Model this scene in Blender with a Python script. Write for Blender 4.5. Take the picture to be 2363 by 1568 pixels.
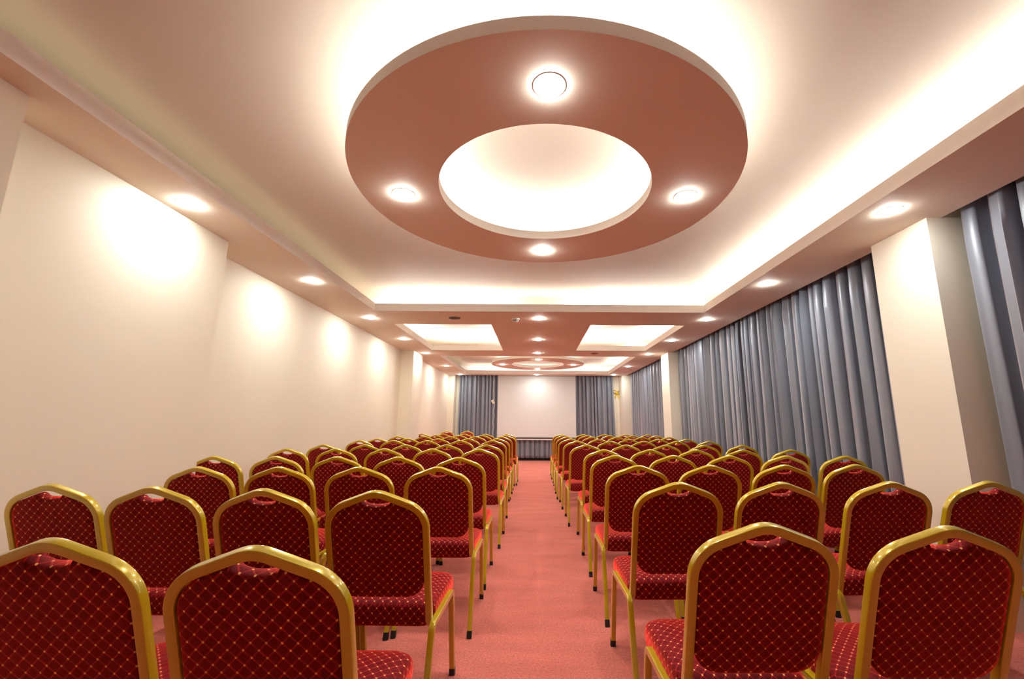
import bpy, bmesh, math, random
from mathutils import Vector, Matrix
random.seed(7)
for o in list(bpy.data.objects):
    bpy.data.objects.remove(o)
SC = bpy.context.scene
COL = SC.collection

# ------------------------------------------------------------------ camera
W, H = 2363, 1568
F, PITCH, YAW, ROLL, CX, CY, EYE = 981.5, .1812, -.004, .005, 1240.0, 793.5, 1.2
def cam_axes():
    cp, sp, cy, sy = math.cos(PITCH), math.sin(PITCH), math.cos(YAW), math.sin(YAW)
    f = Vector((-sy*cp, cy*cp, sp)); r = Vector((cy, sy, 0)); u = r.cross(f)
    c, s = math.cos(ROLL), math.sin(ROLL)
    return c*r + s*u, -s*r + c*u, f
RX, UX, FX = cam_axes()
cam = bpy.data.cameras.new('camera')
cam.sensor_width = 36; cam.lens = F*36/W
cam.shift_x = -(CX - W/2)/W; cam.shift_y = (CY - H/2)/W
cam.clip_start = .02
camo = bpy.data.objects.new('camera', cam); COL.objects.link(camo)
camo.matrix_world = Matrix(((RX.x, UX.x, -FX.x, 0), (RX.y, UX.y, -FX.y, 0), (RX.z, UX.z, -FX.z, EYE), (0, 0, 0, 1)))
SC.camera = camo

# ------------------------------------------------------------------ world, exposure, light levels
wd = bpy.data.worlds.new('world'); SC.world = wd; wd.use_nodes = True
wd.node_tree.nodes['Background'].inputs[0].default_value = (1, .93, .85, 1)
wd.node_tree.nodes['Background'].inputs[1].default_value = .02
SC.view_settings.view_transform = 'Standard'; SC.view_settings.look = 'None'
SC.view_settings.gamma = 1; SC.view_settings.use_curve_mapping = False
SC.view_settings.exposure = 0.73
LAMP_E = 184.0         # lens of a ceiling downlight
STRIP = dict(ring=45.0, ring_in=42.0, right=88.0, far=29.0, left=6.0, near=8.0, box=200.0)
SC.cycles.use_denoising = True
SC.cycles.max_bounces = 8; SC.cycles.diffuse_bounces = 6; SC.cycles.use_adaptive_sampling = True; SC.cycles.adaptive_threshold = .03; SC.cycles.glossy_bounces = 4
SC.cycles.sample_clamp_indirect = 6
SC.cycles.caustics_reflective = False; SC.cycles.caustics_refractive = False

# ------------------------------------------------------------------ helpers
def tag(o, label=None, cat=None, group=None, kind=None):
    if label: o['label'] = label
    if cat: o['category'] = cat
    if group: o['group'] = group
    if kind: o['kind'] = kind
    return o
def empty(name, loc, rz=0):
    o = bpy.data.objects.new(name, None); COL.objects.link(o)
    o.location = loc; o.rotation_euler = (0, 0, rz); o.empty_display_size = .1
    return o
def obj(name, bm, mat, parent=None, smooth=False, loc=None):
    bmesh.ops.recalc_face_normals(bm, faces=bm.faces[:])
    me = bpy.data.meshes.new(name); bm.to_mesh(me); bm.free()
    for m in (mat if isinstance(mat, (list, tuple)) else [mat]): me.materials.append(m)
    if smooth:
        me.polygons.foreach_set('use_smooth', [True]*len(me.polygons))
        me.set_sharp_from_angle(angle=math.radians(smooth if smooth is not True else 40))
    o = bpy.data.objects.new(name, me); COL.objects.link(o)
    if parent: o.parent = parent
    if loc: o.location = loc
    return o
def box(bm, x0, x1, y0, y1, z0, z1):
    v = [bm.verts.new(p) for p in ((x0,y0,z0),(x1,y0,z0),(x1,y1,z0),(x0,y1,z0),(x0,y0,z1),(x1,y0,z1),(x1,y1,z1),(x0,y1,z1))]
    for f in ((0,3,2,1),(4,5,6,7),(0,1,5,4),(1,2,6,5),(2,3,7,6),(3,0,4,7)): bm.faces.new([v[i] for i in f])
def prism(bm, pts, z0, z1):
    a = [bm.verts.new((x, y, z0)) for x, y in pts]; b = [bm.verts.new((x, y, z1)) for x, y in pts]
    n = len(pts)
    bm.faces.new(a[::-1]); bm.faces.new(b)
    for i in range(n): bm.faces.new((a[i], a[(i+1) % n], b[(i+1) % n], b[i]))
def lathe(bm, prof, n=32, axis_at=(0, 0), close=False):
    rings = []
    for r, z in prof:
        if r < 1e-6: rings.append([bm.verts.new((axis_at[0], axis_at[1], z))])
        else: rings.append([bm.verts.new((axis_at[0]+r*math.cos(2*math.pi*i/n), axis_at[1]+r*math.sin(2*math.pi*i/n), z)) for i in range(n)])
    prs = list(zip(rings, rings[1:]))
    if close: prs.append((rings[-1], rings[0]))
    for a, b in prs:
        for i in range(n):
            j = (i+1) % n
            if len(a) == 1 and len(b) == 1: continue
            if len(a) == 1: bm.faces.new((a[0], b[i], b[j]))
            elif len(b) == 1: bm.faces.new((a[i], a[j], b[0]))
            else: bm.faces.new((a[i], a[j], b[j], b[i]))
def fillet(pts, radii, seg=8):
    """2D polyline with rounded inner vertices."""
    out = [Vector(pts[0])]
    for i in range(1, len(pts)-1):
        p, a, b, r = Vector(pts[i]), Vector(pts[i-1]), Vector(pts[i+1]), radii[i]
        d1, d2 = (a-p).normalized(), (b-p).normalized()
        if r < 1e-6: out.append(p); continue
        ang = math.acos(max(-1, min(1, d1.dot(d2)))); t = r/math.tan(ang/2)
        c = p + (d1+d2).normalized()*(r/math.sin(ang/2))
        s, e = p+d1*t, p+d2*t
        a0 = math.atan2((s-c).y, (s-c).x); a1 = math.atan2((e-c).y, (e-c).x)
        while a1-a0 > math.pi: a1 -= 2*math.pi
        while a1-a0 < -math.pi: a1 += 2*math.pi
        for k in range(seg+1):
            q = a0+(a1-a0)*k/seg; out.append(c+Vector((math.cos(q), math.sin(q)))*r)
    out.append(Vector(pts[-1]))
    return out
def rrect(w, d, r, seg=3):
    pts = []
    for cx, cy, a in ((w/2-r, d/2-r, 0), (-w/2+r, d/2-r, 90), (-w/2+r, -d/2+r, 180), (w/2-r, -d/2+r, 270)):
        for k in range(seg+1):
            q = math.radians(a+90*k/seg); pts.append((cx+r*math.cos(q), cy+r*math.sin(q)))
    return pts
def sweep(bm, path, normals, w, d, r=.004, caps=True):
    """rounded rectangle w (in S = N x T) by d (along N) swept along path."""
    prof = rrect(w, d, r); rings = []
    n = len(path)
    for i, p in enumerate(path):
        t = (path[min(i+1, n-1)]-path[max(i-1, 0)]).normalized()
        N = (normals[i]-t*normals[i].dot(t)).normalized(); S = N.cross(t)
        rings.append([bm.verts.new(p+S*a+N*b) for a, b in prof])
    m = len(prof)
    for a, b in zip(rings, rings[1:]):
        for i in range(m): bm.faces.new((a[i], a[(i+1) % m], b[(i+1) % m], b[i]))
    if caps: bm.faces.new(rings[0][::-1]); bm.faces.new(rings[-1])

# ------------------------------------------------------------------ materials
def new_mat(name):
    m = bpy.data.materials.new(name); m.use_nodes = True
    return m, m.node_tree.nodes, m.node_tree.links, m.node_tree.nodes['Principled BSDF']
def pbr(name, col, rough=.5, metal=0, **kw):
    m, n, l, b = new_mat(name)
    b.inputs['Base Color'].default_value = (*col, 1); b.inputs['Roughness'].default_value = rough; b.inputs['Metallic'].default_value = metal
    for k, v in kw.items(): b.inputs[k.replace('_', ' ')].default_value = v
    return m
def emit(name, col, e):
    m, n, l, b = new_mat(name); n.remove(b)
    em = n.new('ShaderNodeEmission'); em.inputs[0].default_value = (*col, 1); em.inputs[1].default_value = e
    l.new(em.outputs[0], n['Material Output'].inputs[0]); return m
def math_node(n, l, op, a, b=None, c=None):
    q = n.new('ShaderNodeMath'); q.operation = op
    for i, v in enumerate((a, b, c)):
        if v is None: continue
        if isinstance(v, (int, float)): q.inputs[i].default_value = v
        else: l.new(v, q.inputs[i])
    return q.outputs[0]
def paint(name, col, bump=.04, scale=9.0, rough=.7):
    m, n, l, b = new_mat(name)
    tc = n.new('ShaderNodeTexCoord'); nz = n.new('ShaderNodeTexNoise')
    nz.inputs['Scale'].default_value = scale; nz.inputs['Detail'].default_value = 6
    l.new(tc.outputs['Object'], nz.inputs['Vector'])
    nb = n.new('ShaderNodeTexNoise'); nb.inputs['Scale'].default_value = 1.1; nb.inputs['Detail'].default_value = 3
    l.new(tc.outputs['Object'], nb.inputs['Vector'])
    mx = n.new('ShaderNodeMix'); mx.data_type = 'RGBA'
    mx.inputs[6].default_value = (*[c*.965 for c in col], 1); mx.inputs[7].default_value = (*[min(1, c*1.03) for c in col], 1)
    l.new(nb.outputs['Fac'], mx.inputs[0]); l.new(mx.outputs[2], b.inputs['Base Color'])
    bp = n.new('ShaderNodeBump'); bp.inputs['Strength'].default_value = bump; bp.inputs['Distance'].default_value = .01
    l.new(nz.outputs['Fac'], bp.inputs['Height']); l.new(bp.outputs[0], b.inputs['Normal'])
    b.inputs['Roughness'].default_value = rough
    return m
M = {}
M['wall'] = paint('wall_paint', (.86, .805, .66))
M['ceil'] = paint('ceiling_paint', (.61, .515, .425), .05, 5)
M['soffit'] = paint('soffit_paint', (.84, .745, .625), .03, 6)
M['lip'] = paint('cove_edge_paint', (.97, .98, .96), .02, 8)
M['pillar'] = paint('pillar_paint', (.89, .85, .72))
M['dark'] = pbr('dark_gap_paint', (.012, .013, .014), .8)
M['white'] = pbr('white_plastic', (.8, .77, .7), .4)
M['black'] = pbr('black_plastic', (.012, .011, .011), .45)
M['lamp'] = emit('downlight_lens', (1, 1, .95), LAMP_E)
for k, v in STRIP.items():
    M['strip_'+k] = emit('led_strip_'+k, (1, .95, .72) if k in ('left', 'near') else (1, .995, .93), v)

def carpet():
    m, n, l, b = new_mat('red_carpet')
    tc = n.new('ShaderNodeTexCoord')
    fine = n.new('ShaderNodeTexNoise'); fine.inputs['Scale'].default_value = 190; fine.inputs['Detail'].default_value = 3
    mid = n.new('ShaderNodeTexNoise'); mid.inputs['Scale'].default_value = 3.2; mid.inputs['Detail'].default_value = 5
    mp = n.new('ShaderNodeMapping'); mp.inputs['Scale'].default_value = (.55, 2.2, 1)
    l.new(tc.outputs['Object'], mp.inputs[0]); l.new(mp.outputs[0], mid.inputs['Vector']); l.new(tc.outputs['Object'], fine.inputs['Vector'])
    pile = n.new('ShaderNodeTexNoise'); pile.inputs['Scale'].default_value = 70; pile.inputs['Detail'].default_value = 2; l.new(tc.outputs['Object'], pile.inputs['Vector'])
    s = math_node(n, l, 'ADD', math_node(n, l, 'ADD', math_node(n, l, 'MULTIPLY', fine.outputs['Fac'], .95), math_node(n, l, 'MULTIPLY', pile.outputs['Fac'], .35)), math_node(n, l, 'MULTIPLY', mid.outputs['Fac'], .28))
    r = n.new('ShaderNodeValToRGB'); r.color_ramp.elements[0].position = .55; r.color_ramp.elements[1].position = 1.2
    r.color_ramp.elements[0].color = (.34, .076, .060, 1); r.color_ramp.elements[1].color = (.88, .235, .185, 1)
    r.color_ramp.elements[1].position = .96; r.color_ramp.elements[0].position = .54
    l.new(s, r.inputs[0]); l.new(r.outputs[0], b.inputs['Base Color'])
    b.inputs['Roughness'].default_value = .95
    b.inputs['Sheen Weight'].default_value = .3; b.inputs['Sheen Tint'].default_value = (1, .6, .5, 1)
    bp = n.new('ShaderNodeBump'); bp.inputs['Strength'].default_value = .5; bp.inputs['Distance'].default_value = .004
    l.new(fine.outputs['Fac'], bp.inputs['Height']); l.new(bp.outputs[0], b.inputs['Normal'])
    return m
M['carpet'] = carpet()

def fabric():
    m, n, l, b = new_mat('red_diamond_fabric')
    uv = n.new('ShaderNodeUVMap'); uv.uv_map = 'UVMap'
    sp = n.new('ShaderNodeSeparateXYZ'); l.new(uv.outputs[0], sp.inputs[0])
    a = math_node(n, l, 'DIVIDE', sp.outputs[0], .0350); c = math_node(n, l, 'DIVIDE', sp.outputs[1], .0365)
    p = math_node(n, l, 'PINGPONG', math_node(n, l, 'ADD', a, c), .5)
    q = math_node(n, l, 'PINGPONG', math_node(n, l, 'SUBTRACT', a, c), .5)
    near = math_node(n, l, 'MINIMUM', p, q)
    line = n.new('ShaderNodeMapRange'); line.inputs[1].default_value = .03; line.inputs[2].default_value = .12; line.inputs[3].default_value = 1; line.inputs[4].default_value = 0
    l.new(near, line.inputs[0])
    dd = math_node(n, l, 'SQRT', math_node(n, l, 'ADD', math_node(n, l, 'MULTIPLY', p, p), math_node(n, l, 'MULTIPLY', q, q)))
    dot = n.new('ShaderNodeMapRange'); dot.inputs[1].default_value = .085; dot.inputs[2].default_value = .125; dot.inputs[3].default_value = 1; dot.inputs[4].default_value = 0
    l.new(dd, dot.inputs[0])
    m1 = n.new('ShaderNodeMix'); m1.data_type = 'RGBA'; m1.inputs[6].default_value = (.125, .0005, .003, 1); m1.inputs[7].default_value = (.42, .006, .018, 1)
    l.new(line.outputs[0], m1.inputs[0])
    m2 = n.new('ShaderNodeMix'); m2.data_type = 'RGBA'; m2.inputs[7].default_value = (1.0, .56, .20, 1)
    l.new(m1.outputs[2], m2.inputs[6]); l.new(dot.outputs[0], m2.inputs[0]); l.new(m2.outputs[2], b.inputs['Base Color'])
    b.inputs['Roughness'].default_value = .75
    b.inputs['Sheen Weight'].default_value = 1.0; b.inputs['Sheen Roughness'].default_value = .3; b.inputs['Sheen Tint'].default_value = (1, .08, .06, 1)
    b.inputs['Specular IOR Level'].default_value = .15
    sh = n.new('ShaderNodeBsdfSheen'); sh.distribution = 'ASHIKHMIN'; sh.inputs['Color'].default_value = (1.0, .17, .11, 1); sh.inputs['Roughness'].default_value = .31
    m3 = n.new('ShaderNodeMix'); m3.data_type = 'RGBA'; m3.inputs[6].default_value = (1, .07, .05, 1); m3.inputs[7].default_value = (1, .15, .11, 1)
    l.new(line.outputs[0], m3.inputs[0]); l.new(m3.outputs[2], sh.inputs['Color'])
    ad = n.new('ShaderNodeAddShader'); l.new(b.outputs[0], ad.inputs[0]); l.new(sh.outputs[0], ad.inputs[1]); l.new(ad.outputs[0], n['Material Output'].inputs[0])
    nz = n.new('ShaderNodeTexNoise'); nz.inputs['Scale'].default_value = 900
    tc = n.new('ShaderNodeTexCoord'); l.new(tc.outputs['Object'], nz.inputs['Vector'])
    h = math_node(n, l, 'ADD', math_node(n, l, 'MULTIPLY', line.outputs[0], -1.0), math_node(n, l, 'MULTIPLY', nz.outputs['Fac'], .25))
    bp = n.new('ShaderNodeBump'); bp.inputs['Strength'].default_value = .35; bp.inputs['Distance'].default_value = .002
    l.new(h, bp.inputs['Height']); l.new(bp.outputs[0], b.inputs['Normal'])
    return m
M['fabric'] = fabric()
M['gold'] = pbr('gold_enamel', (.58, .425, .006), .28, .2, Coat_Weight=1.0, Coat_Roughness=.06, Coat_IOR=1.6)

def satin():
    m, n, l, b = new_mat('blue_grey_satin')
    tc = n.new('ShaderNodeTexCoord'); nz = n.new('ShaderNodeTexNoise'); nz.inputs['Scale'].default_value = 2.5; nz.inputs['Detail'].default_value = 4
    l.new(tc.outputs['Object'], nz.inputs['Vector'])
    mx = n.new('ShaderNodeMix'); mx.data_type = 'RGBA'; mx.inputs[6].default_value = (.20, .228, .285, 1); mx.inputs[7].default_value = (.245, .272, .33, 1)
    l.new(nz.outputs['Fac'], mx.inputs[0]); l.new(mx.outputs[2], b.inputs['Base Color'])
    b.inputs['Roughness'].default_value = .42; b.inputs['Metallic'].default_value = .1
    b.inputs['Specular IOR Level'].default_value = .7
    b.inputs['Sheen Weight'].default_value = .8; b.inputs['Sheen Roughness'].default_value = .4; b.inputs['Sheen Tint'].default_value = (1, .9, .92, 1)
    return m
M['satin'] = satin()

# ------------------------------------------------------------------ room shell
Z1, ZL, ZC, TH = 2.606, 2.706, 2.90, .02     # underside of the dropped ceiling, top of its upstands, main ceiling
YB, YE = -2.6, 13.72
def struct(name, bm, m, **k): return tag(obj(name, bm, m, **k), kind='structure')
bm = bmesh.new(); box(bm, -3.0, 3.3, YB, YE+.1, -.08, 0); struct('floor', bm, M['carpet'])
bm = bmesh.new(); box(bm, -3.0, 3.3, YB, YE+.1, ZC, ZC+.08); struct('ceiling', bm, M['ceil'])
# left wall with its stepped faces and projecting piers
lw = [(-2.247, YB), (-2.247, 1.667), (-2.470, 1.667), (-2.470, 3.225), (-2.725, 3.225), (-2.725, 8.55), (-2.475, 8.55), (-2.475, 9.26),
      (-2.713, 9.26), (-2.713, 13.30), (-2.53, 13.30), (-2.53, YE), (-3.0, YE), (-3.0, YB)]
bm = bmesh.new(); prism(bm, lw, 0, Z1+.01); box(bm, -3.0, -2.80, YB, YE, Z1+.01, ZC); struct('wall_left', bm, M['wall'])
bm = bmesh.new(); box(bm, 3.12, 3.3, YB, YE, 0, ZC); struct('wall_right', bm, M['pillar'])
bm = bmesh.new(); box(bm, -3.0, 3.3, YE, YE+.1, 0, ZC); struct('wall_back', bm, M['pillar'])
bm = bmesh.new(); box(bm, -3.0, 3.3, YB-.1, YB, 0, ZC); struct('wall_front', bm, M['wall'])
for y0, y1, x0 in ((2.733, 3.228, 2.705), (8.584, 9.10, 2.708), (13.10, YE, 2.685)):
    bm = bmesh.new(); box(bm, x0, 3.12, y0, y1, 0, ZC); struct('pillar', bm, M['pillar'])
bm = bmesh.new(); box(bm, -2.53, 2.685, YE-.02, YE, 0, .13); struct('dark_gap_strip', bm, M['dark'])  # black strip added to paint in the dark gap below the end curtains

# dropped ceiling with its openings
HOLES = [(-2.09, 2.193, -.45, 5.37), (-2.088, -.657, 6.13, 8.455), (.809, 2.2, 6.13, 8.42), (-2.09, 2.195, 9.215, 12.74)]
XE, YP = 2.807, 13.15
xs = sorted({-2.95, XE} | {h[0] for h in HOLES} | {h[1] for h in HOLES}); ys = sorted({YB, YP} | {h[2] for h in HOLES} | {h[3] for h in HOLES})
bm = bmesh.new()
for zz in (Z1, Z1+TH):
    vs = {(x, y): bm.verts.new((x, y, zz)) for x in xs for y in ys}
    for i in range(len(xs)-1):
        for j in range(len(ys)-1):
            cx, cy = (xs[i]+xs[i+1])/2, (ys[j]+ys[j+1])/2
            if any(a < cx < b and c < cy < d for a, b, c, d in HOLES): continue
            bm.faces.new([vs[(xs[i], ys[j])], vs[(xs[i+1], ys[j])], vs[(xs[i+1], ys[j+1])], vs[(xs[i], ys[j+1])]])
for f in bm.faces: f.material_index = 0
nb = len(bm.faces)
for a, b, c, d in HOLES:      # upstands round every opening
    for q in ((a-TH, a, c-TH, d+TH), (b, b+TH, c-TH, d+TH), (a, b, c-TH, c), (a, b, d, d+TH)): box(bm, *q, Z1+.0004, ZL)
box(bm, XE-.02, XE, YB, YP, Z1+.0004, ZC); box(bm, -2.95, XE, YP-.02, YP, Z1+.0004, ZC)
bm.faces.ensure_lookup_table()
for f in bm.faces[nb:]: f.material_index = 1
me = bpy.data.meshes.new('ceiling_soffit'); bm.to_mesh(me); bm.free()
me.materials.append(M['soffit']); me.materials.append(M['lip'])
soff = bpy.data.objects.new('ceiling_soffit', me); COL.objects.link(soff); tag(soff, kind='structure')
LH = .078
def strip(key, *q):
    bm = bmesh.new(); box(bm, *q, Z1+TH, Z1+LH); obj('strip_ledge', bm, M['lip'], soff)
    bm = bmesh.new(); box(bm, *q, Z1+LH+.0005, Z1+LH+.008); return obj('light_strip', bm, M['strip_'+key], soff)
ST = .075
for k, (a, b, c, d) in enumerate(HOLES):
    kk = ('left', 'right', 'near', 'far') if k in (0, 3) else ('box',)*4
    w = .012; o = ST+TH
    strip(kk[0], a-o-w, a-o, c, d); strip(kk[1], b+o, b+o+w, c, d)
    strip(kk[2], a, b, c-o-w, c-o); strip(kk[3], a, b, d+o, d+o+w)

# round dropped rings
R_O, R_I, R_L, R_T = 1.152, .6535, .889, .062
def ring(cx, cy, label):
    r = empty('ceiling_ring', (cx, cy, Z1)); tag(r, label, 'ceiling ring', 'round dropped ceiling rings')
    bm = bmesh.new(); lathe(bm, [(R_O, 0), (R_I, 0), (R_I, .0015), (R_O, .0015)], 128, close=True)
    obj('underside_panel', bm, M['soffit'], r)
    bm = bmesh.new(); t = .0016
    lathe(bm, [(R_O, t), (R_O, R_T), (R_O-.02, R_T), (R_O-.02, .02), (R_I+.02, .02), (R_I+.02, R_T), (R_I, R_T), (R_I, t)], 128, close=True)
    tag(obj('upstand_edge', bm, M['lip'], r, smooth=30), 'cream painted vertical edge')
    for rad, key in ((R_O-.09, 'ring'), (R_I+.08, 'ring_in')):
        bm = bmesh.new(); lathe(bm, [(rad, .02), (rad+.012, .02), (rad+.012, .041), (rad, .041)], 96, close=True); obj('strip_ledge', bm, M['lip'], r)
        bm = bmesh.new(); lathe(bm, [(rad, .0415), (rad+.012, .0415), (rad+.012, .049), (rad, .049)], 96, close=True)
        obj('light_strip', bm, M['strip_'+key], r)
    for k in range(4):      # short hanger rods up to the main ceiling, above the panel
        q = math.pi/4+k*math.pi/2; bm = bmesh.new()
        lathe(bm, [(0, .02), (.006, .02), (.006, ZC-Z1), (0, ZC-Z1)], 8, (.9*math.cos(q), .9*math.sin(q)))
        obj('hanger_rod', bm, M['white'], r)
    return r
RINGS = [(.052, 2.47), (.056, 10.60)]
ring(*RINGS[0], 'large round dropped ceiling ring nearest, glowing white round its edge and centre')
ring(*RINGS[1], 'farther round ceiling ring near the projection screen, seen almost edge on')

# ------------------------------------------------------------------ ceiling fittings
def downlight_proto():
    r = empty('downlight', (0, 0, Z1))
    bm = bmesh.new(); lathe(bm, [(.0575, 0), (.070, 0), (.070, -.0015), (.064, -.0025), (.0575, -.0005)], 40, close=True)
    obj('bezel', bm, M['white'], r, smooth=True)
    bm = bmesh.new(); lathe(bm, [(.0578, -.0005), (.0555, -.005), (.051, -.0085), (.039, -.012), (.020, -.0137), (0, -.014)], 40)
    obj('lens', bm, M['lamp'], r, smooth=60)
    return r
def children(o): return [c for c in bpy.data.objects if c.parent == o]
def copy_tree(o, parent=None):
    c = o.copy(); COL.objects.link(c)
    if parent: c.parent = parent
    for ch in TREE.setdefault(o.name, children(o)): copy_tree(ch, c)
    return c
TREE = {}
DL = downlight_proto(); first = [True]
def downlight(x, y, label, group):
    o = DL if first[0] else copy_tree(DL)
    first[0] = False
    o.location = (x, y, Z1); tag(o, label, 'ceiling light', group)
    return o
ORD = ['first', 'second', 'third', 'fourth', 'fifth', 'sixth', 'seventh', 'eighth', 'ninth', 'tenth', 'eleventh', 'twelfth']
for k, y in enumerate((2.61, 4.19, 5.76, 7.30, 8.84, 10.93, 12.95)):
    downlight(-2.30, y, f'round recessed downlight along the plain wall, {ORD[k]} going towards the screen', 'downlights along the plain wall')
for k, y in enumerate((2.64, 4.18, 5.74, 7.29, 8.84, 10.85, 12.85)):
    downlight(2.377, y, f'round recessed downlight above the curtains, {ORD[k]} going towards the screen', 'downlights above the curtain side')
for y, t in ((5.75, 'between the big ring recess and the square recesses'), (7.28, 'midway between the two square recesses'),
             (8.76, 'just before the farther ring'), (12.93, 'just above the projection screen')):
    downlight(.045, y, 'recessed downlight on the centre line '+t, 'centre line downlights')
for (cx, cy), nm in zip(RINGS, ('nearer', 'farther')):
    for dx, dy, t in ((0, -R_L, 'on the side facing the viewer'), (-R_L, 0, 'on the side of the plain wall'), (R_L, 0, 'on the side of the curtains'), (0, R_L, 'on the side towards the screen')):
        downlight(cx+dx, cy+dy, f'round downlight in the {nm} ceiling ring, {t}', f'downlights in the {nm} ring')

def ceiling_disc(name, x, y, r, mat1, mat2, label, cat):
    e = empty(name, (x, y, Z1)); tag(e, label, cat)
    bm = bmesh.new(); lathe(bm, [(r*.86, 0), (r, 0), (r*1.0, -.003), (r*.9, -.006), (r*.86, -.004)], 36, close=True); obj('rim', bm, mat1, e, smooth=True)
    bm = bmesh.new(); lathe(bm, [(r*.86, -.001), (r*.5, -.002), (0, -.002)], 36); obj('grille', bm, mat2, e)
    return e
ceiling_disc('ceiling_vent', -1.124, 5.73, .083, pbr('vent_rim', (.30, .18, .13), .6), M['black'], 'dark round ceiling vent by the big ring recess', 'vent')
ceiling_disc('ceiling_speaker', 1.23, 8.77, .082, pbr('speaker_rim', (.5, .3, .22), .6), pbr('speaker_grille', (.13, .05, .03), .8), 'brown round ceiling speaker behind a square ceiling recess', 'speaker')
sd = empty('smoke_detector', (-.28, 5.76, Z1)); tag(sd, 'small cream dome smoke detector on the ceiling beside a centre downlight', 'smoke detector')
bm = bmesh.new(); lathe(bm, [(0, 0), (.058, 0), (.058, -.012), (.05, -.018), (0, -.018)], 32); obj('base', bm, M['white'], sd, smooth=True)
bm = bmesh.new(); lathe(bm, [(.034, -.0175), (.04, -.022), (.036, -.040), (.022, -.048), (0, -.05)], 32); obj('sensor_dome', bm, M['white'], sd, smooth=True)
for k in range(4):
    q = math.radians(225+k*30); bm = bmesh.new()
    x, y = .037*math.cos(q), .037*math.sin(q); box(bm, x-.005, x+.005, y-.005, y+.005, -.037, -.024)
    obj('vent_slot', bm, M['black'], sd)

# ------------------------------------------------------------------ curtains
def curtain(name, p0, p1, z0, z1, n, amp, seed, label, lean0=0, lean1=0, group='blue grey satin curtains', hem_dark=False):
    rnd = random.Random(seed)
    p0, p1 = Vector((*p0, 0)), Vector((*p1, 0)); L = (p1-p0).length; t = (p1-p0).normalized(); nrm = Vector((-t.y, t.x, 0))
    # fold boundaries with uneven widths
    wts = [rnd.uniform(.6, 1.45) for _ in range(n)]; s = sum(wts); wts = [w/s for w in wts]
    amps = [rnd.uniform(.55, 1.15) for _ in range(n)]; ph = [rnd.uniform(0, 6.28) for _ in range(n)]
    PER, NV = 14, 26
    bm = bmesh.new(); grid = []
    for j in range(NV+1):
        v = j/NV; z = z0+(z1-z0)*v; row = []
        pinch = .45+.55*min(1, (1-v)/.16)**.7           # gathered heading at the top
        u = 0
        for i in range(n):
            m = PER if i < n-1 else PER+1
            sway = .20*math.sin(2.1*(1-v)+ph[i])*(1-v)
            for k in range(m):
                f = k/PER
                q = 2*math.pi*f
                a0 = amps[i]*(1-f)+amps[(i+1) % n]*f
                wav = math.cos(q)+.22*math.cos(2*q+ph[i]*.5+1.5*(1-v))+.10*math.cos(3*q+ph[i])
                d = amp*a0*pinch*wav*(.85+.3*math.sin(1.7*v+ph[i])*.5)
                sh = wts[i]*L*(.05*math.sin(q)+.10*math.sin(2*q)+.10*sway*math.sin(q))
                uu = (u+f*wts[i])*L+sh
                edge = (u+f*wts[i])
                slant = (lean0*(1-edge)+lean1*edge)*(1-v)
                row.append(bm.verts.new(p0+t*(uu+slant)+nrm*d+Vector((0, 0, z+(.004*math.sin(q*1.0) if j == 0 else 0)))))
            u += wts[i]
        grid.append(row)
    for a, b in zip(grid, grid[1:]):
        for i in range(len(a)-1): bm.faces.new((a[i], a[i+1], b[i+1], b[i]))
    o = obj(name, bm, M['satin'], smooth=80)
    md = o.modifiers.new('cloth_thickness', 'SOLIDIFY'); md.thickness = .003
    tag(o, label, 'curtain', group)
    return o
curtain('curtain', (2.915, -2.3), (2.915, 2.655), .03, 2.84, 27, .080, 3, 'blue grey satin curtain hanging nearest the viewer, before the first pillar')
curtain('curtain', (2.945, 3.26), (2.945, 5.86), .03, 2.84, 19, .082, 5, 'blue grey curtain just beyond the first pillar, nearer half of the long middle pair')
curtain('curtain', (2.945, 5.88), (2.945, 8.54), .03, 2.84, 19, .082, 8, 'blue grey curtain in front of the second pillar, farther half of the long middle pair')
curtain('curtain', (2.95, 9.14), (2.95, 13.02), .03, 2.84, 30, .068, 12, 'blue grey satin curtain between the second and third pillars')
curtain('curtain', (.04, 13.625), (-2.42, 13.625), .085, 2.84, 18, .055, 21, 'blue grey end wall curtain beside the plain wall, with a hanging cable before it')
curtain('curtain', (2.47, 13.625), (.06, 13.625), .085, 2.84, 18, .055, 27, 'blue grey end wall curtain nearer the window side, beside the yellow bow', lean0=-.05)
for nm, a, b, c, d in (('one', 2.90, 2.96, -2.3, 2.70), ('two', 2.915, 2.975, 3.25, 8.56), ('three', 2.92, 2.98, 9.12, 13.05)):
    bm = bmesh.new(); box(bm, a, b, c, d, ZC-.05, ZC); struct('trim_1' if nm == 'one' else 'trim_2' if nm == 'two' else 'trim_3', bm, M['white'])
bm = bmesh.new(); box(bm, -2.5, 2.6, 13.595, 13.655, ZC-.05, ZC); struct('trim_4', bm, M['white'])

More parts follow.
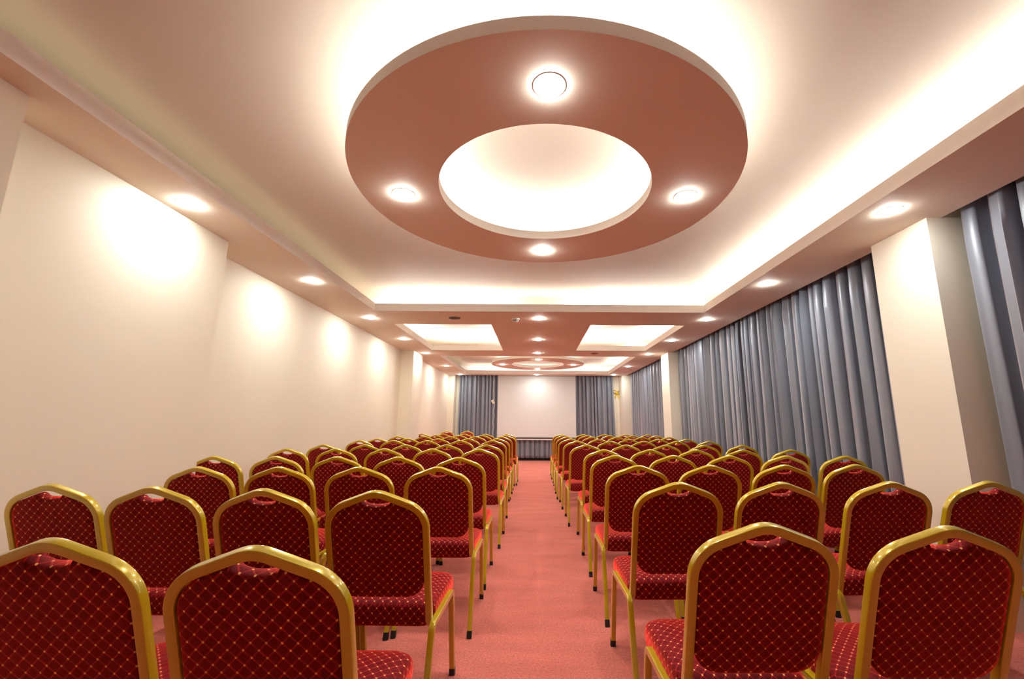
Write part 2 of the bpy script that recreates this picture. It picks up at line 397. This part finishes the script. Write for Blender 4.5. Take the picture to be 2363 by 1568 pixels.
# ------------------------------------------------------------------ projection screen
sx0, sx1, sy, sz0 = -1.183, 1.273, 13.50, .69
ps = empty('projection_screen', ((sx0+sx1)/2, sy, 0)); tag(ps, 'white pull-down projection screen hanging between the end wall curtains', 'projection screen')
mx = (sx0+sx1)/2; hw = (sx1-sx0)/2
bm = bmesh.new(); box(bm, -hw, hw, -.003, .003, sz0+.022, ZC-.1); obj('screen_cloth', bm, pbr('screen_cloth', (.75, .78, .76), .75), ps)
bm = bmesh.new(); box(bm, -hw, hw, -.0045, .0045, sz0-.018, sz0+.022); tag(obj('border', bm, M['black'], ps), 'black border band')
bm = bmesh.new(); box(bm, -hw-.02, hw+.02, -.014, .014, sz0-.055, sz0-.018); tag(obj('bottom_bar', bm, pbr('bar_white', (.85, .8, .74), .35), ps), 'white weighted bottom bar')
bm = bmesh.new(); box(bm, -hw-.06, hw+.06, -.05, .05, ZC-.11, ZC); obj('housing', bm, M['white'], ps)

# ------------------------------------------------------------------ hanging cable with switch box, yellow bow
def wire(name, pts, r, mat, parent=None):
    pts = [Vector(p) for p in pts]; fine = []
    for i in range(len(pts)-1):
        p0, p1, p2, p3 = pts[max(i-1, 0)], pts[i], pts[i+1], pts[min(i+2, len(pts)-1)]
        for k in range(4):
            f = k/4; fine.append(.5*((2*p1)+(p2-p0)*f+(2*p0-5*p1+4*p2-p3)*f*f+(3*p1-p0-3*p2+p3)*f**3))
    fine.append(pts[-1])
    bm = bmesh.new(); sweep(bm, fine, [Vector((0, 1, 0))]*len(fine), 2*r, 2*r, r*.95)
    return obj(name, bm, mat, parent, smooth=True)
hc = empty('hanging_cable', (-1.325, 13.50, 0)); tag(hc, 'white hanging cable with a small switch box, in front of the end wall curtain', 'cable')
cw = pbr('cable_white', (.62, .64, .66), .5)
rnd = random.Random(4)
wire('cable', [(.012*rnd.uniform(-1, 1)+.01, 0, 2.9-.055*k) for k in range(19)]+[(0, 0, 1.86)], .007, cw, hc)
wire('cable', [(.03+.022*math.sin(k*1.1)-.02*k/20, 0, 1.76-.058*k) for k in range(18)], .007, cw, hc)
bm = bmesh.new(); bmesh.ops.create_cube(bm, size=1, matrix=Matrix.Translation((-.005, -.01, 1.80)) @ Matrix.Rotation(math.radians(-32), 4, 'Y') @ Matrix.Diagonal((.075, .045, .125, 1)))
bmesh.ops.bevel(bm, geom=bm.edges[:], offset=.008, segments=2, affect='EDGES')
sb = obj('switch_box', bm, pbr('switch_box', (.85, .78, .62), .5), hc)
bm = bmesh.new(); bmesh.ops.create_cube(bm, size=1, matrix=Matrix.Translation((-.005, -.036, 1.80)) @ Matrix.Rotation(math.radians(-32), 4, 'Y') @ Matrix.Diagonal((.018, .01, .05, 1)))
obj('button', bm, pbr('switch_button', (.45, .36, .22), .5), sb)

yb = empty('ribbon_bow', (2.612, YE-.01, 2.12)); tag(yb, 'bright yellow ribbon bow fixed to the cream wall beside the end wall curtain', 'ribbon bow')
yb.scale = (1.1, 1.1, 1.3)
yel = pbr('yellow_ribbon', (.85, .62, .03), .45)
for s, a in ((-1, 28), (1, -12)):
    bm = bmesh.new(); prev = None
    for k in range(17):
        q = 2*math.pi*k/16; x = s*(.055-.055*math.cos(q)); zz = .042*math.sin(q)*(.4+x*s*9)
        c = Matrix.Rotation(math.radians(a), 4, 'Y') @ Vector((x, -.02, zz))
        pr = [bm.verts.new(c+Vector((0, dy, 0))) for dy in (-.035, .02)]
        if prev: bm.faces.new((prev[0], prev[1], pr[1], pr[0]))
        prev = pr
    o = obj('loop', bm, yel, yb, smooth=True); o.modifiers.new('t', 'SOLIDIFY').thickness = .004
bm = bmesh.new(); bmesh.ops.create_uvsphere(bm, u_segments=14, v_segments=9, radius=.03, matrix=Matrix.Translation((0, -.03, -.005)) @ Matrix.Diagonal((1, .8, 1.2, 1))); obj('knot', bm, yel, yb, smooth=True)
for s, ln in ((-1, .10), (1, .13)):
    bm = bmesh.new(); prev = None
    for k in range(9):
        f = k/8; c = Vector((s*(.015+.05*f), -.03+.012*math.sin(5*f), -.02-ln*f))
        pr = [bm.verts.new(c+Vector((-.016, 0, 0))), bm.verts.new(c+Vector((.016, .004, .004)))]
        if prev: bm.faces.new((prev[0], prev[1], pr[1], pr[0]))
        prev = pr
    o = obj('tail', bm, yel, yb, smooth=True); o.modifiers.new('t', 'SOLIDIFY').thickness = .003

# ------------------------------------------------------------------ banquet chair
APZ, HWO, TB = .93, .205, .025              # top of the frame, outer half width, tube size
LEAN = math.atan2(.165, .53); CL, SL = math.cos(LEAN), math.sin(LEAN)
OY = -.30                                    # chair origin lies under the middle of the seat
def P3(x, s, n=0.0):                         # point of the leaning back plane: x across, s down from the apex, n towards the front
    return Vector((x, OY+s*SL+n*CL, APZ-s*CL+n*SL))
SLOPE = math.tan(math.radians(21.1))
def back_line(inset):
    """half outline from the apex down: returns 2D (x, s) of full arch between both side bottoms."""
    c = math.cos(math.radians(21.1))
    a = -.008+inset/c
    w = HWO-inset
    k = a+w*SLOPE
    return a, w, k
def make_chair():
    root = empty('banquet_chair', (0, 0, 0))
    # back frame: one bent rectangular tube, its ends running forward under the seat
    a, w, k = back_line(TB/2)
    S1 = (APZ-.420)/CL
    half = fillet([(-w, S1), (-w, k), (0, a), (w, k), (w, S1)], [0, .105, .095, .105, 0], 9)
    nplane = Vector((0, CL, SL))
    path = [P3(p.x, p.y) for p in half]; nor = [nplane]*len(path)
    def tail(x):
        pts, nn = [], []
        p0 = P3(x, S1); r = .046
        d0 = Vector((0, SL, -CL)); cen = p0+nplane*r
        th = math.pi/2-LEAN
        for i in range(1, 9):
            q = th*i/8; pos = cen-nplane*r*math.cos(q)+d0*r*math.sin(q); pts.append(pos)
            nn.append(nplane*math.cos(q)-d0*math.sin(q))
        last = pts[-1]; pts.append(Vector((x, OY+.50, last.z))); nn.append(Vector((0, 0, 1)))
        return pts, nn
    tl, nl = tail(-w); tr, nr = tail(w)
    path = tl[::-1]+path+tr; nor = nl[::-1]+nor+nr
    bm = bmesh.new(); sweep(bm, path, nor, TB, TB, .0036)
    obj('back_frame', bm, M['gold'], root, smooth=20)
    # backrest pad
    a, w, k = back_line(TB+.0015)
    S2 = (APZ-.507)/CL; nx = .057
    ln = fillet([(0, a), (w, k), (w, S2), (0, S2)], [0, .088, .075, 0], 8)
    # cut the hand-hold notch into the top centre
    right = [p for p in ln if p.x > nx+.002 or p.y > k]
    ns = a+nx*SLOPE
    notch = [Vector((nx*math.cos(q), ns+.020*math.sin(q))) for q in [math.radians(d) for d in (90, 72, 54, 36, 18, 0)]]
    right = notch+right
    # close bottom centre
    out = right+[Vector((-p.x, p.y)) for p in right[::-1] if abs(p.x) > 1e-5]
    cen = Vector((0, (k+S2)/2+.02))
    bm = bmesh.new(); rings = []
    prof = [(1.0, .0), (.992, -.006), (.975, -.009), (.90, -.0105), (.6, -.011), (.3, -.011)]
    frnt = [(1.0, .012), (.99, .024), (.955, .034), (.88, .041), (.6, .047), (.3, .049)]
    def mk(s, nn):
        r = []
        for p in out:
            d = p-cen; e = 1-(1-s)  # inset by a near constant distance
            q = cen+Vector((d.x*(1-(1-s)), d.y*(1-(1-s))))
            r.append(bm.verts.new(P3(q.x, q.y, nn)))
        return r
    seq = [mk(s, nn) for s, nn in prof[::-1]]+[mk(s, nn) for s, nn in frnt]
    n = len(out)
    for A, B in zip(seq, seq[1:]):
        for i in range(n): bm.faces.new((A[i], A[(i+1) % n], B[(i+1) % n], B[i]))
    for R, nn in ((seq[0], -.011), (seq[-1], .0495)):
        c = bm.verts.new(P3(cen.x, cen.y, nn))
        for i in range(n): bm.faces.new((R[i], R[(i+1) % n], c))
    o = obj('backrest', bm, M['fabric'], root, smooth=50)
    me = o.data; uv = me.uv_layers.new(name='UVMap')
    for pl in me.polygons:
        nn = pl.normal
        for li in pl.loop_indices:
            co = me.vertices[me.loops[li].vertex_index].co
            if nn.z > .62: uv.data[li].uv = (co.x+.0175, co.y+.01)
            elif abs(nn.x) > .8: uv.data[li].uv = (co.y, (APZ-co.z)/CL)
            else: uv.data[li].uv = (co.x+.0175, (APZ-co.z)/CL)
    # seat cushion
    y0, y1 = OY+.190, OY+.612
    base = fillet([(0, y0), (.198, y0), (.206, y1), (0, y1)], [0, .055, .065, 0], 8)
    outl = [p for p in base if p.x > 1e-6]
    outl = [Vector((0, y0))]+outl+[Vector((0, y1))]
    full = outl+[Vector((-p.x, p.y)) for p in outl[-2:0:-1]]
    cc = Vector((0, (y0+y1)/2)); bm = bmesh.new(); seq = []
    for s, z, b in ((.5, .368, 0), (.93, .368, 0), (.972, .371, 0), (.992, .384, 0), (1.0, .404, 0), (1.0, .424, 0), (.99, .441, .002), (.962, .452, .004), (.90, .460, .006), (.75, .466, .008), (.5, .470, .009), (.25, .471, .01)):
        r = []
        for p in full:
            q = cc+(p-cc)*s; fr = max(0, (q.y-(y1-.13))/.13)
            r.append(bm.verts.new((q.x, q.y, z-(.012*fr*fr if z > .42 else 0))))
        seq.append(r)
    n = len(full)
    for A, B in zip(seq, seq[1:]):
        for i in range(n): bm.faces.new((A[i], A[(i+1) % n], B[(i+1) % n], B[i]))
    bm.faces.new(seq[0][::-1])
    c = bm.verts.new((cc.x, cc.y, .471))
    for i in range(n): bm.faces.new((seq[-1][i], seq[-1][(i+1) % n], c))
    o = obj('seat', bm, M['fabric'], root, smooth=60)
    me = o.data; uv = me.uv_layers.new(name='UVMap')
    for pl in me.polygons:
        nn = pl.normal
        for li in pl.loop_indices:
            co = me.vertices[me.loops[li].vertex_index].co
            if abs(nn.z) > .75: uv.data[li].uv = (co.x, co.y)
            elif abs(nn.y) >= abs(nn.x): uv.data[li].uv = (co.x, co.z)
            else: uv.data[li].uv = (co.y, co.z)
    bm = bmesh.new(); box(bm, -.15, .15, y0+.06, y1-.06, .357, .3685); obj('seat_board', bm, M['black'], root)
    # side rails and four legs
    yb, yf, zr = OY+.130, OY+.478, .405
    for s in (-1, 1):
        x = s*.2135; X = Vector((1, 0, 0))
        bm = bmesh.new(); sweep(bm, [Vector((x, yb+.035, zr)), Vector((x, yf-.035, zr))], [X, X], .025, .0245, .0035)
        obj('side_rail', bm, M['gold'], root, smooth=20)
        for (yc, foot) in ((yb, OY+.030), (yf, OY+.572)):
            d = .035 if yc == yb else -.035
            pl = fillet([(yc+d, zr), (yc, zr), (foot, .012)], [0, .033, 0], 8)
            bm = bmesh.new(); sweep(bm, [Vector((x, p.x, p.y)) for p in pl], [X]*len(pl), .025, .0245, .0035)
            lg = obj('leg', bm, M['gold'], root, smooth=20)
            t = Vector((0, foot-yc, .012-zr)).normalized(); f0 = Vector((x, foot, .012))
            bm = bmesh.new(); sweep(bm, [f0-t*.024, f0, Vector((x, f0.y+t.y*.012, 0))], [X]*3, .0275, .027, .004)
            tag(obj('foot_cap', bm, M['black'], lg, smooth=35), 'black plastic foot cap')
    return root
chair = make_chair(); used = [False]
def place_chair(ax, ay, yaw, label, group):
    """ax, ay: where the top of the back stands; yaw turns the chair about it."""
    o = chair if not used[0] else copy_tree(chair); used[0] = True
    off = Matrix.Rotation(yaw, 4, 'Z') @ Vector((0, OY, 0))
    o.location = (ax-off.x, ay-off.y, 0); o.rotation_euler = (0, 0, yaw)
    tag(o, label, 'chair', group)
    return o
# where the tops of the backs stand, row by row from the nearest, each row from the aisle outwards
ROWS_WALL = [
    [(-0.603, 0.981, -1), (-1.102, 1.035, -1)],
    [(-0.619, 1.734, -1.3), (-1.081, 1.768, -1.3), (-1.566, 1.821, -1.3), (-2.043, 1.878, -1.3)],
    [(-0.578, 2.623, -0.5), (-1.04, 2.602, 0.3), (-1.502, 2.585, -0.2), (-1.964, 2.572, -0.3)],
    [(-0.577, 3.319, 0.5), (-1.039, 3.336, -0.0), (-1.501, 3.33, 0.3), (-1.969, 3.337, -0.0), (-2.431, 3.328, 0.1)],
    [(-0.553, 4.333, -0.3), (-1.015, 4.321, 0.1), (-1.477, 4.293, 0.4), (-1.939, 4.266, 0.0), (-2.401, 4.236, 0.2)],
    [(-0.566, 5.095, 0.2), (-1.028, 5.062, -0.4), (-1.49, 5.033, 0.3), (-1.952, 5.009, 0.1), (-2.414, 4.99, -0.2)],
    [(-0.608, 6.241, -0.5), (-1.07, 6.21, 0.4), (-1.532, 6.179, -0.0), (-1.994, 6.147, 0.2), (-2.459, 6.117, 0.4)],
    [(-0.601, 6.918, 0.2), (-1.063, 6.881, 0.4), (-1.525, 6.846, -0.1), (-1.987, 6.811, 0.3), (-2.449, 6.775, -0.1)],
    [(-0.606, 7.83, 0.4), (-1.068, 7.829, 0.4), (-1.53, 7.827, -0.4), (-1.996, 7.826, -0.4), (-2.463, 7.824, -0.3)],
    [(-0.563, 8.418, 0.5), (-1.025, 8.451, -0.1), (-1.487, 8.49, 0.1), (-1.949, 8.527, -0.2)],
    [(-0.597, 9.262, 0.0), (-1.059, 9.3, -0.1), (-1.521, 9.338, -0.1), (-1.983, 9.374, 0.1), (-2.445, 9.409, 0.1)],
]
ROWS_CURT = [
    [(0.627, 1.216, 0.5), (1.099, 1.188, 0.5)],
    [(0.654, 2.004, 1), (1.132, 2.025, 1), (1.664, 2.062, 1), (2.165, 2.096, 1)],
    [(0.651, 2.767, -0.3), (1.122, 2.806, 0.4), (1.623, 2.848, 0.5), (2.123, 2.898, 0.4)],
    [(0.658, 3.591, 0.1), (1.141, 3.605, 0.2), (1.612, 3.623, -0.3), (2.094, 3.644, 0.3), (2.595, 3.651, 0.1)],
    [(0.681, 4.316, -0.2), (1.149, 4.361, -0.4), (1.616, 4.377, 0.4), (2.11, 4.421, 0.5), (2.618, 4.457, -0.4)],
    [(0.615, 5.223, 0.3), (1.09, 5.216, -0.1), (1.572, 5.24, -0.3), (2.042, 5.257, -0.2), (2.517, 5.278, 0.3)],
    [(0.598, 6.19, 0.4), (1.079, 6.227, -0.5), (1.566, 6.267, 0.1), (2.054, 6.307, -0.5), (2.54, 6.346, 0.2)],
    [(0.567, 6.949, -0.2), (1.029, 6.984, 0.4), (1.519, 7.024, 0.5), (2.004, 7.064, 0.0), (2.484, 7.104, 0.5)],
    [(0.575, 7.861, -0.2), (1.037, 7.897, -0.4), (1.499, 7.933, 0.1), (1.961, 7.972, -0.5), (2.472, 8.012, -0.3)],
    [(0.575, 8.726, -0.1), (1.049, 8.764, 0.1), (1.514, 8.802, -0.3), (1.997, 8.842, -0.5), (2.486, 8.881, 0.4)],
    [(0.57, 9.415, -0.2), (1.051, 9.455, 0.5), (1.513, 9.492, 0.4), (1.987, 9.528, -0.1), (2.487, 9.574, -0.0)],
]
for side, rows, blk in ((0, ROWS_WALL, 'plain-wall block'), (1, ROWS_CURT, 'curtain-side block')):
    for i, row in enumerate(rows):
        for j, (x, y, a) in enumerate(row):
            where = 'next to the aisle' if j == 0 else f'{ORD[j]} from the aisle'
            rown = 'nearest row' if i == 0 else f'{ORD[i]} row back from the viewer'
            place_chair(x, y, math.radians(a if i < 2 else a*.4), f'gold-framed red chair {where}, {rown}, {blk}', 'red banquet chairs of the '+blk)
place_chair(-2.445, 12.05, math.pi+.06, 'red chair facing the viewer at the far end, nearer the plain wall corner', 'red chairs turned round at the far end')
place_chair(-1.93, 12.35, math.pi-.04, 'red chair facing the viewer at the far end, before the end wall curtain', 'red chairs turned round at the far end')
